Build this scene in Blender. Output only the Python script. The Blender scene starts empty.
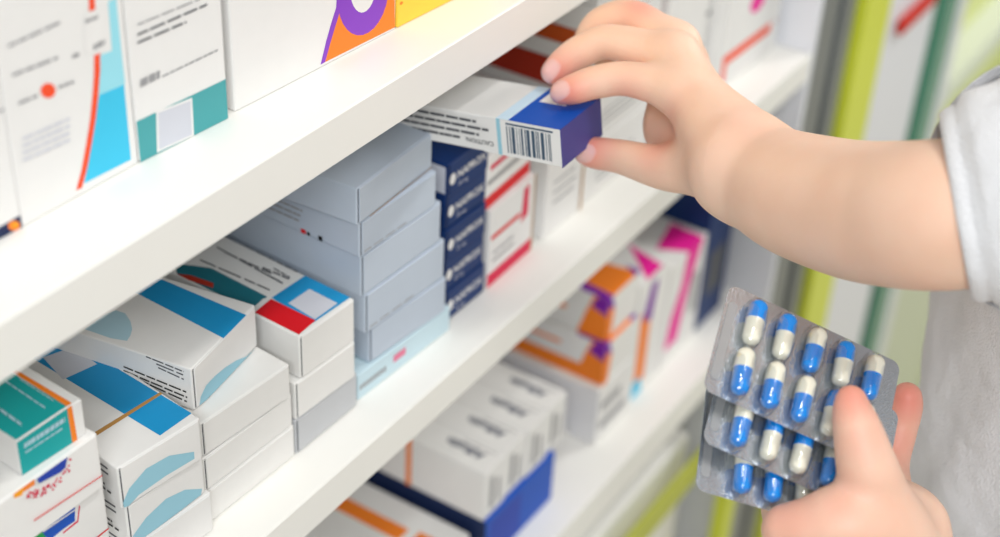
import bpy, bmesh, math, random
import numpy as np
from mathutils import Vector, Matrix
random.seed(7)
sc = bpy.context.scene
COL = sc.collection
H = 1.70                      # camera height above the floor
S = 0.36                      # distance of the shelf fronts from the camera plane

# ------------------------------------------------------------------ camera frame
CX, CY = 500.0, 268.5
V1 = np.array([1685., -718.]); V2 = np.array([374., 2500.])
F = math.sqrt(-((V1[0]-CX)*(V2[0]-CX)+(V1[1]-CY)*(V2[1]-CY)))
def _ray(px, py): return np.array([px-CX, -(py-CY), -F])
_X = _ray(*V1); _X /= np.linalg.norm(_X)
_D = _ray(*V2); _D /= np.linalg.norm(_D)
_Z = -_D; _Y = np.cross(_Z, _X)
R = np.array([_X, _Y, _Z])
OFF = np.array([0, 0, H])
def ray(px, py): return R @ _ray(px, py) / F
def dep(px, py, D): return ray(px, py)*D + OFF          # point at camera depth D
def onY(px, py, y): r = ray(px, py); return r*y/r[1] + OFF
def onZ(px, py, z): r = ray(px, py); return r*(z-H)/r[2] + OFF   # z above the floor
def cam2w(P): return P @ R.T + OFF
def camxyz(px, py, D): return _ray(px, py)*D/F

cd = bpy.data.cameras.new('camera'); cam = bpy.data.objects.new('camera', cd); COL.objects.link(cam)
M = Matrix(R.tolist()).to_4x4(); M.translation = Vector(OFF)
cam.matrix_world = M
cd.sensor_width = 36; cd.lens = F/1000*36; cd.clip_start = .02
cd.shift_y = 0
cd.dof.use_dof = True; cd.dof.focus_distance = .69; cd.dof.aperture_fstop = 4.8
sc.camera = cam

# ------------------------------------------------------------------ materials
MATS = {}
def srgb(c):
    if isinstance(c, str): c = [int(c[i:i+2], 16)/255 for i in (0, 2, 4)]
    return [x/12.92 if x <= .04045 else ((x+.055)/1.055)**2.4 for x in c]
def mat(name, col, rough=.5, metal=0., spec=.5, noise=0., bump=0., nscale=60., sheen=0., coat=0.):
    if name in MATS: return MATS[name]
    m = bpy.data.materials.new(name); m.use_nodes = True
    nt = m.node_tree; b = nt.nodes['Principled BSDF']
    c = srgb(col)
    b.inputs['Base Color'].default_value = (*c, 1)
    b.inputs['Roughness'].default_value = rough
    b.inputs['Metallic'].default_value = metal
    b.inputs['Specular IOR Level'].default_value = spec
    b.inputs['Coat Weight'].default_value = coat
    b.inputs['Sheen Weight'].default_value = sheen
    if noise or bump:
        tc = nt.nodes.new('ShaderNodeTexCoord'); nz = nt.nodes.new('ShaderNodeTexNoise')
        nz.inputs['Scale'].default_value = nscale; nz.inputs['Detail'].default_value = 5
        nt.links.new(tc.outputs['Object'], nz.inputs['Vector'])
        if noise:
            mx = nt.nodes.new('ShaderNodeMix'); mx.data_type = 'RGBA'
            mx.inputs['A'].default_value = (*[x*(1-noise) for x in c], 1)
            mx.inputs['B'].default_value = (*[min(1, x*(1+noise)) for x in c], 1)
            nt.links.new(nz.outputs['Fac'], mx.inputs['Factor'])
            nt.links.new(mx.outputs['Result'], b.inputs['Base Color'])
        if bump:
            bp = nt.nodes.new('ShaderNodeBump'); bp.inputs['Strength'].default_value = bump
            bp.inputs['Distance'].default_value = .001
            nt.links.new(nz.outputs['Fac'], bp.inputs['Height']); nt.links.new(bp.outputs['Normal'], b.inputs['Normal'])
    MATS[name] = m
    return m
def paper(name, col, rough=.5): return mat(name, col, rough, spec=.3, noise=.025, bump=.06, nscale=90)
W = paper('white_card', 'E9E8E6'); WG = paper('warm_white_card', 'E8E7E4'); GB = paper('blue_grey_card', 'BDC8D6', .35)
PK = paper('pink_ink', 'D81B4A'); RED = paper('red_ink', 'DC1420'); DRED = paper('dark_red_card', 'B0301A')
ORR = paper('orange_red_ink', 'F4512A'); OR = paper('orange_ink', 'F58426'); YO = paper('yellow_orange_ink', 'F9A21B')
TEAL = paper('teal_ink', '15A3A3'); TEALU = paper('soft_teal_ink', '4AA2A6'); TEALD = paper('deep_teal_ink', '1E6F7E')
BLUE = paper('azure_ink', '1A93CC'); SKY = paper('sky_ink', '98CADB'); PALE = paper('pale_blue_ink', 'AECFDC')
CYAN = paper('cyan_ink', '3CC3E8'); PCYAN = paper('pale_cyan_ink', '9ADDEB')
NAVY = paper('navy_ink', '0C3068'); DNAVY = paper('dark_navy_ink', '1B2A50'); ROYAL = paper('royal_blue_ink', '0C51B8')
COB = paper('cobalt_ink', '1D3FA8'); INDIGO = paper('indigo_ink', '4A4A90'); LB = paper('ice_blue_ink', 'CFE6F7')
PUR = paper('purple_ink', '8A43C4'); MAG = paper('magenta_ink', 'EE1F9A'); VIO = paper('violet_ink', '7C1FA0')
GRN = paper('green_ink', '22A050'); YEL = paper('yellow_card', 'FFD14A'); TAN = paper('tan_edge', 'B98A4C')
GT = paper('grey_text_ink', '9C9C9E'); DT = paper('dark_text_and_slit_shade', '54565C'); BK = paper('black_ink', '17171A')
LG = paper('light_grey_label', 'CDCFD8'); ICE = paper('light_blue_card', 'C6DDE6'); BARC = paper('barcode_ink', '41566C')
SILV = paper('silver_grey_card', 'BFC1C4', .3)
SHELF = mat('shelf_laminate', 'EEEDE8', .38, noise=.012, bump=.03, nscale=40)

# ------------------------------------------------------------------ mesh helpers
def new_obj(name, me, parent=None):
    o = bpy.data.objects.new(name, me); COL.objects.link(o)
    if parent is not None: o.parent = parent
    return o
def tag(o, label=None, cat=None, group=None, kind=None):
    if label: o['label'] = label
    if cat: o['category'] = cat
    if group: o['group'] = group
    if kind: o['kind'] = kind
    return o
class MB:
    def __init__(s): s.v = []; s.f = []; s.m = []; s.sm = []; s.mats = []
    def mi(s, m):
        if m not in s.mats: s.mats.append(m)
        return s.mats.index(m)
    def poly(s, pts, m, smooth=False):
        b = len(s.v); s.v += [tuple(p) for p in pts]; s.f.append(list(range(b, b+len(pts)))); s.m.append(s.mi(m)); s.sm.append(smooth)
    def add(s, vs, fs, m, smooth=False):
        b = len(s.v); s.v += [tuple(p) for p in vs]; k = s.mi(m)
        for f in fs: s.f.append([b+i for i in f]); s.m.append(k); s.sm.append(smooth)
    def box(s, x0, y0, z0, x1, y1, z1, m, bev=0., seg=2):
        bm = bmesh.new(); bmesh.ops.create_cube(bm, size=1)
        for v in bm.verts:
            v.co = Vector((x0+(v.co.x+.5)*(x1-x0), y0+(v.co.y+.5)*(y1-y0), z0+(v.co.z+.5)*(z1-z0)))
        if bev: bmesh.ops.bevel(bm, geom=list(bm.edges), offset=bev, segments=seg, affect='EDGES', profile=.5)
        bm.verts.index_update()
        s.add([v.co[:] for v in bm.verts], [[v.index for v in f.verts] for f in bm.faces], m)
        bm.free()
    def build(s, name, parent=None):
        me = bpy.data.meshes.new(name); me.from_pydata(s.v, [], s.f)
        for m in s.mats: me.materials.append(m)
        me.polygons.foreach_set('material_index', s.m); me.polygons.foreach_set('use_smooth', s.sm)
        me.update()
        return new_obj(name, me, parent)
def text_tris(txt, size, bold=0):
    c = bpy.data.curves.new('t', 'FONT'); c.body = txt; c.size = size; c.resolution_u = 2; c.offset = bold
    o = bpy.data.objects.new('t', c); COL.objects.link(o)
    dg = bpy.context.evaluated_depsgraph_get(); me = o.evaluated_get(dg).to_mesh()
    vs = [v.co[:] for v in me.vertices]; fs = [list(p.vertices) for p in me.polygons]
    o.evaluated_get(dg).to_mesh_clear(); bpy.data.objects.remove(o); bpy.data.curves.remove(c)
    return vs, fs

def face_map(face, w, d, h):
    if face == 'front': return lambda u, v, e: (u*w, -e, v*h), w, h
    if face == 'top':   return lambda u, v, e: (u*w, v*d, h+e), w, d
    if face == 'left':  return lambda u, v, e: (-e, (1-u)*d, v*h), d, h      # u runs from the back to the front edge
    if face == 'right': return lambda u, v, e: (w+e, u*d, v*h), d, h
def ell(cx, cy, rx, ry, n=28, a0=0, a1=360, rot=0):
    r = math.radians(rot); o = []
    full = abs(a1-a0) >= 360
    for i in range(n if full else n+1):
        a = math.radians(a0+(a1-a0)*i/n); x = rx*math.cos(a); y = ry*math.sin(a)
        o.append((cx+x*math.cos(r)-y*math.sin(r), cy+x*math.sin(r)+y*math.cos(r)))
    return o
def rect(a, b, c, d): return [(a, b), (c, b), (c, d), (a, d)]
def lines(face, m, x0, x1, y, n, dy, t, dash=True):
    """rows of unreadably small print as short strokes"""
    o = []
    for k in range(n):
        yy = y-k*dy; x = x0
        xe = x1 - random.random()*.12*(x1-x0)
        while x < xe:
            L = (x1-x0)*random.uniform(.05, .16) if dash else x1-x0
            L = min(L, xe-x)
            o.append((face, m, rect(x, yy, x+L*.9, yy+t))); x += L
    return o
def put_decals(mb, decs, w, d, h, faces, off=0.):
    lvl = {}
    for D in decs:
        if D[0] not in faces: continue
        fm, fw, fh = face_map(D[0], w, d, h)
        lvl[D[0]] = lvl.get(D[0], 0)+1
        e = off + .00006 + .000012*lvl[D[0]]
        if D[1] == 'text':
            _, _, m, txt, u, v, size, rot = D[:8]; bold = D[8] if len(D) > 8 else 0
            vs, fs = text_tris(txt, size, bold); r = math.radians(rot); vv = []
            for x, y, z in vs:
                X = x*math.cos(r)-y*math.sin(r); Y = x*math.sin(r)+y*math.cos(r)
                vv.append(fm(u+X/fw, v+Y/fh, e))
            mb.add(vv, fs, m)
        else:
            mb.poly([fm(u, v, e) for u, v in D[2]], D[1])
def carton(label, P, ang, w, d, h, m, decs=(), group=None, name='medicine_box', cat='box', flap=True, bev=.0007, mf=None, sleeve=None):
    mb = MB(); fl = .0007 if flap else 0
    mb.box(0, fl, 0, w, d, h, m, bev)
    if flap:   # painted dark strips stand in for the shaded slit round the tucked end
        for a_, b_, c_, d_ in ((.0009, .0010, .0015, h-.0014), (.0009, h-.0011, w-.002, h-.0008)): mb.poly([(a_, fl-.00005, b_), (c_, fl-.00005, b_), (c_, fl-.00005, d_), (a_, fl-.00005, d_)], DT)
    put_decals(mb, decs, w, d, h, ('top', 'left', 'right') if flap else ('front', 'top', 'left', 'right'))
    o = mb.build(name)
    o.location = P; o.rotation_euler = (0, 0, ang)
    tag(o, label, cat, group)
    if flap:
        fb = MB(); g = .0016
        fb.box(g, 0, g*.6, w-g*.8, .0006, h-.0004, mf or m, .0002, 1)
        # slot edge of the tuck-in end
        put_decals(fb, decs, w, d, h, ('front',))
        fb.build('end_flap', o)
    return o
def facer(A, ang, zb, w, d, h):
    ca, sa = math.cos(ang), math.sin(ang)
    def f(face, pts):
        o = []
        for px, py in pts:
            r = ray(px, py)
            if face == 'top': q = onZ(px, py, zb+h)-A
            elif face == 'front':
                t = (A[0]*-sa+A[1]*ca)/(r[0]*-sa+r[1]*ca); q = r*t+OFF-A
            else:
                t = (A[0]*ca+A[1]*sa)/(r[0]*ca+r[1]*sa); q = r*t+OFF-A
            x, y, z = q[0]*ca+q[1]*sa, -q[0]*sa+q[1]*ca, q[2]+A[2]-zb
            u, v = {'top': (x/w, y/d), 'front': (x/w, z/h), 'left': (1-y/d, z/h)}[face]
            o.append((min(.995, max(.005, u)), min(.995, max(.0, v))))
        return o
    return f
def cpx(label, pl, pr, zb, h, d, m, decs=(), **k):
    A = onZ(*pl, zb); B = onZ(*pr, zb)
    w = math.hypot(*(B-A)[:2]); ang = math.atan2(B[1]-A[1], B[0]-A[0])
    h -= .0004
    if callable(decs): decs = decs(facer(A, ang, zb, w, d, h))
    return carton(label, (A[0], A[1], zb+.0002), ang, w, d, h, m, decs, **k)

# ------------------------------------------------------------------ the setting
def struct_box(name, x0, y0, z0, x1, y1, z1, m, bev=.001):
    mb = MB(); cx, cy, cz = (x0+x1)/2, (y0+y1)/2, z0
    mb.box(x0-cx, y0-cy, 0, x1-cx, y1-cy, z1-z0, m, bev)
    o = mb.build(name); o.location = (cx, cy, cz); return o
FLOOR = mat('floor_tile', 'CFC9B8', .35, noise=.05, bump=.02, nscale=8)
WALLM = mat('wall_paint', 'E6E6E2', .7, noise=.02, nscale=5)
tag(struct_box('floor', -2.5, -2.5, -.05, 5.5, 2.0, 0, FLOOR), kind='structure')
tag(struct_box('wall_back', -2.5, 2.0, 0, 5.5, 2.1, 2.9, WALLM), kind='structure')
tag(struct_box('wall_right', 5.4, -2.5, 0, 5.5, 2.0, 2.9, WALLM), kind='structure')

ZU0, ZU1 = H-.9524*S, H-.8875*S       # upper shelf: underside, top
ZM0, ZM1 = H-1.509*S, H-1.445*S       # middle
ZL0, ZL1 = H-2.185*S, H-2.105*S       # lower
XE = 2.882*S                           # right-hand end of the bay
YB = .66
def shelf(label, z0, z1):
    mb = MB()
    mb.box(-1.0, S+.0008, z0, XE, YB, z1, SHELF, .0006)
    o = mb.build('shelf_board'); tag(o, label, 'shelf', None)
    fb = MB(); fb.box(-1.0, S, z0, XE, S+.0008, z1, SHELF, .0003, 1)
    fb.build('front_edge', o)
    return o
shelf('white laminate shelf board above the hand, carrying the large upright cartons', ZU0, ZU1)
shelf('white laminate shelf board at mid height, under the grey and navy box stacks', ZM0, ZM1)
shelf('white laminate shelf board below, out of focus, carrying the orange and magenta boxes', ZL0, ZL1)
BACK = mat('unseen_back_panel_grey', 'A9A9A4', .5, noise=.02, nscale=20)  # unseen panel, grey chosen to cut the light bouncing between the shelves
o = struct_box('unseen_rear_panel', -1.0, YB+.001, 0, XE, YB+.013, 2.1, BACK); tag(o, 'unseen grey rear panel of the shelving behind the stacked boxes', 'panel')
ALU = mat('brushed_aluminium', '9DA0A0', .38, metal=.35, noise=.06, nscale=30)
ALUD = mat('dark_aluminium', '808483', .4, metal=.35)
LIME = mat('lime_lacquer', 'D3DC3C', .35, noise=.02)
POSTW = mat('white_post_lacquer', 'E2E4EA', .35)
GLASSE = mat('green_glass_edge', '4E8F78', .15)
# white upright and grey metal frame at the end of the bay
o = struct_box('shelf_upright', XE+.001, S, .0, 2.905*S, YB, 2.1, POSTW); tag(o, 'white upright panel closing the end of the shelves beside the grey metal frame', 'panel')
fr = MB(); x0, x1 = 2.91*S, 3.195*S
w = x1-x0
fr.box(0, 0, 0, w*.30, .05, 2.1, ALUD, .002); fr.box(w*.30, .006, 0, w*.52, .05, 2.1, ALU, .001)
fr.box(w*.52, .0, 0, w*.66, .05, 2.1, ALUD, .002); fr.box(w*.66, .008, 0, w, .05, 2.1, ALU, .001)
o = fr.build('metal_frame'); o.location = (x0, S, 0); tag(o, 'grey ribbed aluminium post between the white upright and the lime strip', 'post')
o = struct_box('lime_board', 3.20*S, S, 0, 3.385*S, .5, 2.1, LIME); tag(o, 'lime yellow vertical panel right of the grey aluminium post', 'panel')
# yellow lower lip and plinth
o = struct_box('shelf_lip', -1.0, S+.004, H-2.49*S, 2.66*S, S+.0075, H-2.405*S, mat('olive_lime_lacquer', 'B4BA38', .4), .0005); tag(o, 'lime yellow strip running along the lowest shelf edge', 'shelf strip')
o = struct_box('base_cabinet', -1.0, S+.021, 0, 2.66*S, YB, H-2.385*S, SHELF); tag(o, 'white base cabinet below the lime shelf strip', 'cabinet')
o = struct_box('lime_post', 2.745*S, S-.014, 0, 2.80*S, S-.001, H-2.25*S, LIME); tag(o, 'thin lime yellow vertical strip at the foot of the white upright', 'post')

# neighbouring bay
def bay2():
    X0, X1 = 3.39*S, 7.4*S
    root = bpy.data.objects.new('display_cabinet', None); COL.objects.link(root); root.location = (X0, S, 0)
    tag(root, 'white and lime display cabinet with a green edged glass door beyond the lime board', 'cabinet')
    def part(nm, x0, y0, z0, x1, y1, z1, m, bev=.001):
        mb = MB(); mb.box(x0-X0, y0-S, z0, x1-X0, y1-S, z1, m, bev); return mb.build(nm, root)
    LP = mat('pale_lime_lacquer', 'ECEFA0', .5)
    part('back_panel', X0, .44, .05, X1, .46, 2.1, LP)
    part('lower_panel', X0, .40, .05, X1, .43, H-1.03, mat('cabinet_beige', 'DCDCC4', .5))
    part('side_panel', X1, S, 0, X1+.02, .62, 2.1, POSTW)
    part('lime_strip', 1.93, .385, .05, 2.35, .399, H-1.03, LIME)
    part('white_panel', X0, S+.002, 0, 3.80*S, S+.03, 2.1, POSTW)
    part('glass_edge', 3.86*S, S-.004, 0, 3.96*S, S+.010, 2.1, GLASSE)
    part('inner_edge', 4.02*S, S-.0, 0, 4.10*S, S+.02, 2.1, POSTW)
    for z in (H-.58, H-.83, H-1.06): part('shelf_board', 4.12*S, .40, z-.016, X1-.001, .439, z+.016, SHELF)
    for z in (H-.60, H-.885): part('shelf_lip', 4.12*S, .366, z-.03, X1-.002, .378, z+.012, LIME)
    return root
cab2 = bay2()
rl = MB(); rl.box(-.045, 0, -.007, .045, .006, .007, paper('sign_red', 'C8200F'), .001); o = rl.build('price_label'); o.location = (3.60*S, S-.005, H-.578); tag(o, 'small red label on the white cabinet panel at the top right', 'label')
GM = bpy.data.materials.new('clear_glass_pane'); GM.use_nodes = True
nt = GM.node_tree; nt.nodes.clear()
out = nt.nodes.new('ShaderNodeOutputMaterial'); mx = nt.nodes.new('ShaderNodeMixShader'); tr = nt.nodes.new('ShaderNodeBsdfTransparent'); gs = nt.nodes.new('ShaderNodeBsdfGlossy')
tr.inputs[0].default_value = (.97, .99, .98, 1); gs.inputs['Roughness'].default_value = .05
mx.inputs[0].default_value = .06; nt.links.new(tr.outputs[0], mx.inputs[1]); nt.links.new(gs.outputs[0], mx.inputs[2]); nt.links.new(mx.outputs[0], out.inputs[0])
gl = MB(); gl.box(3.99*S-3.39*S, .0, .06, 3.98*S, .005, 2.05, GM, .001); gl.build('glass_door', cab2)

# ------------------------------------------------------------------ upper shelf cartons (large, upright)
zt = ZU1
def dy(P, ang): return P
def zz(ox, oy, k, *p): return [(ox+x/k, oy+y/k) for x, y in p]
def stroke(f, face, m, p, q, t):
    return (face, m, f(face, [p, q, (q[0], q[1]+t), (p[0], p[1]+t)]))
def pstrokes(f, face, m, p, q, t, n):
    o = []; x = 0
    while x < 1:
        L = min(random.uniform(.6, 1.5)/n, 1-x); a_ = (p[0]+(q[0]-p[0])*x, p[1]+(q[1]-p[1])*x); b_ = (p[0]+(q[0]-p[0])*(x+L*.86), p[1]+(q[1]-p[1])*(x+L*.86))
        o.append(stroke(f, face, m, a_, b_, t)); x += L
    return o
cpx('tall white carton at the left frame edge, navy and orange strip at its foot', (-70, 276), (22.5, 227.5), zt, .20, .06, W,
    lambda f: [('front', DNAVY, f('front', [(-60, 262), (21, 215), (23, 227), (-60, 272)])), ('front', OR, f('front', ell(14, 226, 6, 5))), ('front', YO, f('front', ell(15, 225, 3, 2.5)))]
    + pstrokes(f, 'front', GT, (-40, 130), (4, 108), 3, 5), flap=False)
cv = [(94, 56), (94, 75), (92.5, 95), (90, 120), (86, 145), (81.5, 170), (76, 191)]
cpx('tall white carton with a red curved line, cyan wedge and orange dot', (23.5, 227.5), (138.5, 163.5), zt, .20, .06, W,
    lambda f: [('front', CYAN, f('front', [(99, 95), (124, 84), (131, 160), (84, 184), (92, 140)])), ('front', PCYAN, f('front', [(98, 56), (121, 48), (125, 84.5), (99, 95.5)])),
     ('front', PCYAN, f('front', [(108, 2), (116, -2), (121, 48), (112, 52)])), ('front', ORR, f('front', cv+[(x+6, y-3) for x, y in cv[::-1]])),
     ('front', ORR, f('front', [(88, -30), (94, -30), (95, 10), (89, 12)])), ('front', ORR, f('front', ell(48, 91, 7.5, 7.5))),
     ('front', W, f('front', [(84, 14), (104, 8), (105, 50), (85, 55)]))]
    + pstrokes(f, 'front', GT, (93, 45), (105, 39), 6, 2) + pstrokes(f, 'front', GT, (85, 20), (98, 15), 4, 2) + pstrokes(f, 'front', GT, (72, 55), (80, 52), 4, 1)
    + pstrokes(f, 'front', GT, (8, 45), (62, 20), 3, 4) + pstrokes(f, 'front', GT, (12, 74), (58, 56), 3, 4) + pstrokes(f, 'front', GT, (18, 102), (38, 94), 3, 2) + pstrokes(f, 'front', GT, (58, 86), (74, 80), 3, 2)
    + sum([pstrokes(f, 'front', LG, (22, 138+k*7), (70, 117+k*7), 2.5, 5) for k in range(4)], []), flap=False)
cpx('tall white carton with a teal band and white tag along its foot', (140, 163), (228.5, 118.5), zt, .20, .06, W,
    lambda f: [('front', TEALU, f('front', [(130, 125), (228.5, 78), (232, 118), (130, 168)])), ('front', W, f('front', [(156, 112), (192, 98), (194, 137), (157, 153)])), ('front', LG, f('front', [(158, 113.5), (190.5, 101), (192, 135), (159, 150)]))]
    + pstrokes(f, 'front', GT, (162, 76), (218, 49), 2, 9) + pstrokes(f, 'front', GT, (140, 80), (160, 70), 8, 3)
    + pstrokes(f, 'front', DT, (137, 34), (208, 3), 2.2, 5) + pstrokes(f, 'front', DT, (137, 42), (186, 21), 2.2, 4) + pstrokes(f, 'front', GT, (137, 24), (200, -2), 1.6, 5), flap=False)
cpx('wide plain white carton with a purple ring on an orange corner panel', (235.5, 112.5), (395.5, 29.5), zt, .20, .06, W,
    lambda f: [('front', OR, f('front', [(324, 63), (329, 47), (333, 31), (338, 15), (343, -5), (346, -40), (394, -60), (396, 27)])),
     ('front', PUR, f('front', [(320.5, 65), (326, 42), (331, 24), (336, 8), (338, -20), (344, -20), (342, 5), (336, 24), (330, 44), (325, 62.5)])),
     ('front', PUR, f('front', ell(363, -7, 25, 43, rot=8))), ('front', W, f('front', ell(363, -14, 13, 27, rot=4)))], flap=False)
cpx('yellow carton at the right end of the upper shelf row', (397.5, 28.5), (492, -19), zt, .20, .06, YEL,
    [('front', OR, ell(.035, y, .016, .004)) for y in (.06, .09, .12, .15, .18, .21)], flap=False)

# ------------------------------------------------------------------ middle shelf stacks
z0 = ZM1
# stack with teal box on top
zs = [z0, z0+.0337, z0+.0682, z0+.0982]
def P6(*p): return [(x/5.54, 440+y/5.54) for x, y in p]
def P5(*p): return [(x/5.965, 370+y/5.965) for x, y in p]
A = onZ(22, 476, zs[3]); B = onZ(86.5, 434, zs[3]); angT = math.atan2(B[1]-A[1], B[0]-A[0])+.05
def tbox(zb, h, pr, w, d, label, decs, ang=None, m=W, flap=True):
    ang = angT if ang is None else ang; B = onZ(*pr, zb); A = B - np.array([w*math.cos(ang), w*math.sin(ang), 0])
    return carton(label, (A[0], A[1], zb+.0002), ang, w, d, h-.0004, m, decs(facer(A, ang, zb, w, d, h-.0004)), flap=flap)
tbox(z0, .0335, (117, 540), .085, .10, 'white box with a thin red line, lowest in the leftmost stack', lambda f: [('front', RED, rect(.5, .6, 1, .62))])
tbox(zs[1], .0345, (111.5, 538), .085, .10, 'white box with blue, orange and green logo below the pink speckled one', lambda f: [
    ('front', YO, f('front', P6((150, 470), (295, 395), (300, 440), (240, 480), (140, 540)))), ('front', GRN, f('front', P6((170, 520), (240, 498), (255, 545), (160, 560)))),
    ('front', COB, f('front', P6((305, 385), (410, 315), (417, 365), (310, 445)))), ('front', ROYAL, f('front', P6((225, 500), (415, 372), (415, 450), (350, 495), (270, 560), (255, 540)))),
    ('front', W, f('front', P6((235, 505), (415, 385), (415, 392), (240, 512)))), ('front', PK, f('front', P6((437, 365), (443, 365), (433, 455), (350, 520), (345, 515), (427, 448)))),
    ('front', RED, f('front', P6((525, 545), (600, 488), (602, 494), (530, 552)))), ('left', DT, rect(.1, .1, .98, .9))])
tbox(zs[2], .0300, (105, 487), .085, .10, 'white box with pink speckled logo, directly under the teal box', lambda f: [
    ('front', YO, f('front', P6((65, 255), (130, 222), (122, 308), (80, 325)))), ('front', OR, f('front', P6((120, 215), (185, 180), (192, 250), (130, 290))))]
    + [('front', PK, f('front', P6((x, y), (x+9, y-5), (x+11, y+5), (x+2, y+9)))) for x, y in [(int(150+245*t+random.uniform(-14, 14)), int(305-60*t-150*t**3+random.uniform(-20, 20))) for t in [random.random() for _ in range(60)]]]
    + [('front', COB, f('front', P6((190, 175), (362, 60), (355, 150), (330, 175), (210, 238)))), ('front', RED, f('front', P6((180, 440), (560, 190), (561, 196), (182, 447))))])
w = math.hypot(*(B-A)[:2])
tbox(zs[3], .0189, (86.5, 434), w, .09, 'teal box with an orange stripe and white lettering, topmost of the leftmost stack', lambda f: [
    ('top', TEAL, f('top', [(14, 444), (-40, 420), (-30, 350), (12, 373.5), (67, 406.5)])), ('top', OR, f('top', [(10, 371), (17.5, 371), (72, 403.5), (67, 407)])),
    ('front', TEAL, f('front', P5((90, 442), (402, 222), (438, 432), (130, 640)))), ('front', OR, f('front', P5((398, 224), (426, 204), (462, 417), (432, 437))))]
    + pstrokes(f, 'front', PALE, (24, 444), (65, 417), 5.0, 9) + pstrokes(f, 'front', PALE, (25, 452), (63, 427), 1.8, 6)
    + pstrokes(f, 'top', PALE, (6, 381), (46, 408), 2, 7) + pstrokes(f, 'top', PALE, (20, 379), (54, 401), 1.4, 7) + pstrokes(f, 'top', PALE, (-6, 404), (22, 424), 3.5, 5), ang=math.atan2(B[1]-A[1], B[0]-A[0]), flap=False)

# blue striped boxes with the light ellipse
ellfront = lambda x0=.04, x1=.985: [('front', SKY, [(x0, .02), (x0+.01, .16)] + [(x0+(x1-x0)*t, .16+.70*math.sin(math.pi*.5*t**.75)) for t in [i/14 for i in range(1, 15)]] + [(x1, .76), (x1-.06, .62)] + [(x0+(x1-x0)*t, .02+.55*t**1.25) for t in [.85, .7, .55, .4, .25, .1]])]
blue_top = [('top', BLUE, rect(.52, 0, .985, 1)), ('top', LG, rect(.58, .52, .93, .80)), ('top', PALE, ell(.18, .93, .17, .22))]
txtL = lines('left', BK, .35, .96, .20, 3, .0, .05)
sideprint = []
for yy in (.80, .66): sideprint += [('left', DT, rect(.55, yy, .94, yy+.05))]
for yy in (.34, .22, .10): sideprint += lines('left', BK, .25, .95, yy, 1, 0, .05)
dA = .125
hA = .024
zA = [z0, z0+.024, z0+.048]
eA1 = [(123, 503), (129, 489), (146, 469), (169, 456), (194, 452), (194.5, 459), (166, 476), (139, 495), (129, 506), (124, 508)]
eA2 = [(129, 545), (133, 536), (146, 518), (166, 499), (185, 490), (202, 489), (201, 495), (179, 512), (159, 530), (140, 548)]
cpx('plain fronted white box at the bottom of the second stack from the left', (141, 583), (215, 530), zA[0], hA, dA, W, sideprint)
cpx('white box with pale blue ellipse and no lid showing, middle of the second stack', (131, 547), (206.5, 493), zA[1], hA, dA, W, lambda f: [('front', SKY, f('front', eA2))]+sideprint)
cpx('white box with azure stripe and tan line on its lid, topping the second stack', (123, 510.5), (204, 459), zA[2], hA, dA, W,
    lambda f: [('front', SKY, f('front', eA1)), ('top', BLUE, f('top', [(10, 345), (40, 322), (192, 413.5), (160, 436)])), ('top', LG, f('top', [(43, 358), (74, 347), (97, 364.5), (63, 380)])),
               ('top', TAN, f('top', [(95, 432.5), (161, 392), (163, 394), (97, 436)]))]+sideprint)  # tan line painted along the edge of the shelf's shadow on the lid
# plain white stack carrying the angled blue-striped box
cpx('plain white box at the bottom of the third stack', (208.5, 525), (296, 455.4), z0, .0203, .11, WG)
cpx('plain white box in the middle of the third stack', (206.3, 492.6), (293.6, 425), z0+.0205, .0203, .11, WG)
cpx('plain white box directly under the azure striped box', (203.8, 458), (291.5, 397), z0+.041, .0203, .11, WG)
def P4(*p): return [(90+x/3.835, 280+y/3.835) for x, y in p]
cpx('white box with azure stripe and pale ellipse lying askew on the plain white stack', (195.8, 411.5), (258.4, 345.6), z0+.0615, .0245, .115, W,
    lambda f: [('top', BLUE, f('top', P4((60, -10), (200, -60), (645, 150), (535, 232)))), ('top', PALE, f('top', P4((-20, 190), (20, 160), (60, 130), (100, 118), (135, 130), (155, 160), (162, 190), (155, 215), (142, 235), (80, 225)))),
     ('front', SKY, f('front', P4((420, 482), (424, 450), (445, 405), (480, 368), (520, 335), (560, 310), (600, 294), (636, 294), (640, 318), (600, 350), (560, 380), (520, 412), (490, 438), (450, 478)))),
     ('front', BK, f('front', P4((450, 455), (462, 448), (470, 458), (458, 466)))),
     ('left', RED, f('left', P4((118, 243), (172, 266), (172, 272), (118, 249))))]
    + sum([pstrokes(f, 'left', DT, P4(a_)[0], P4(b_)[0], 1.3, n_) for a_, b_, n_ in (((215, 292), (360, 350), 4), ((255, 320), (362, 364), 2), ((262, 334), (362, 380), 2))], [])
    + sum([pstrokes(f, 'left', BK, P4(a_)[0], P4(b_)[0], 1.5, n_) for a_, b_, n_ in (((130, 330), (372, 428), 4), ((130, 345), (375, 448), 5), ((150, 362), (375, 464), 4))], []))
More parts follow.
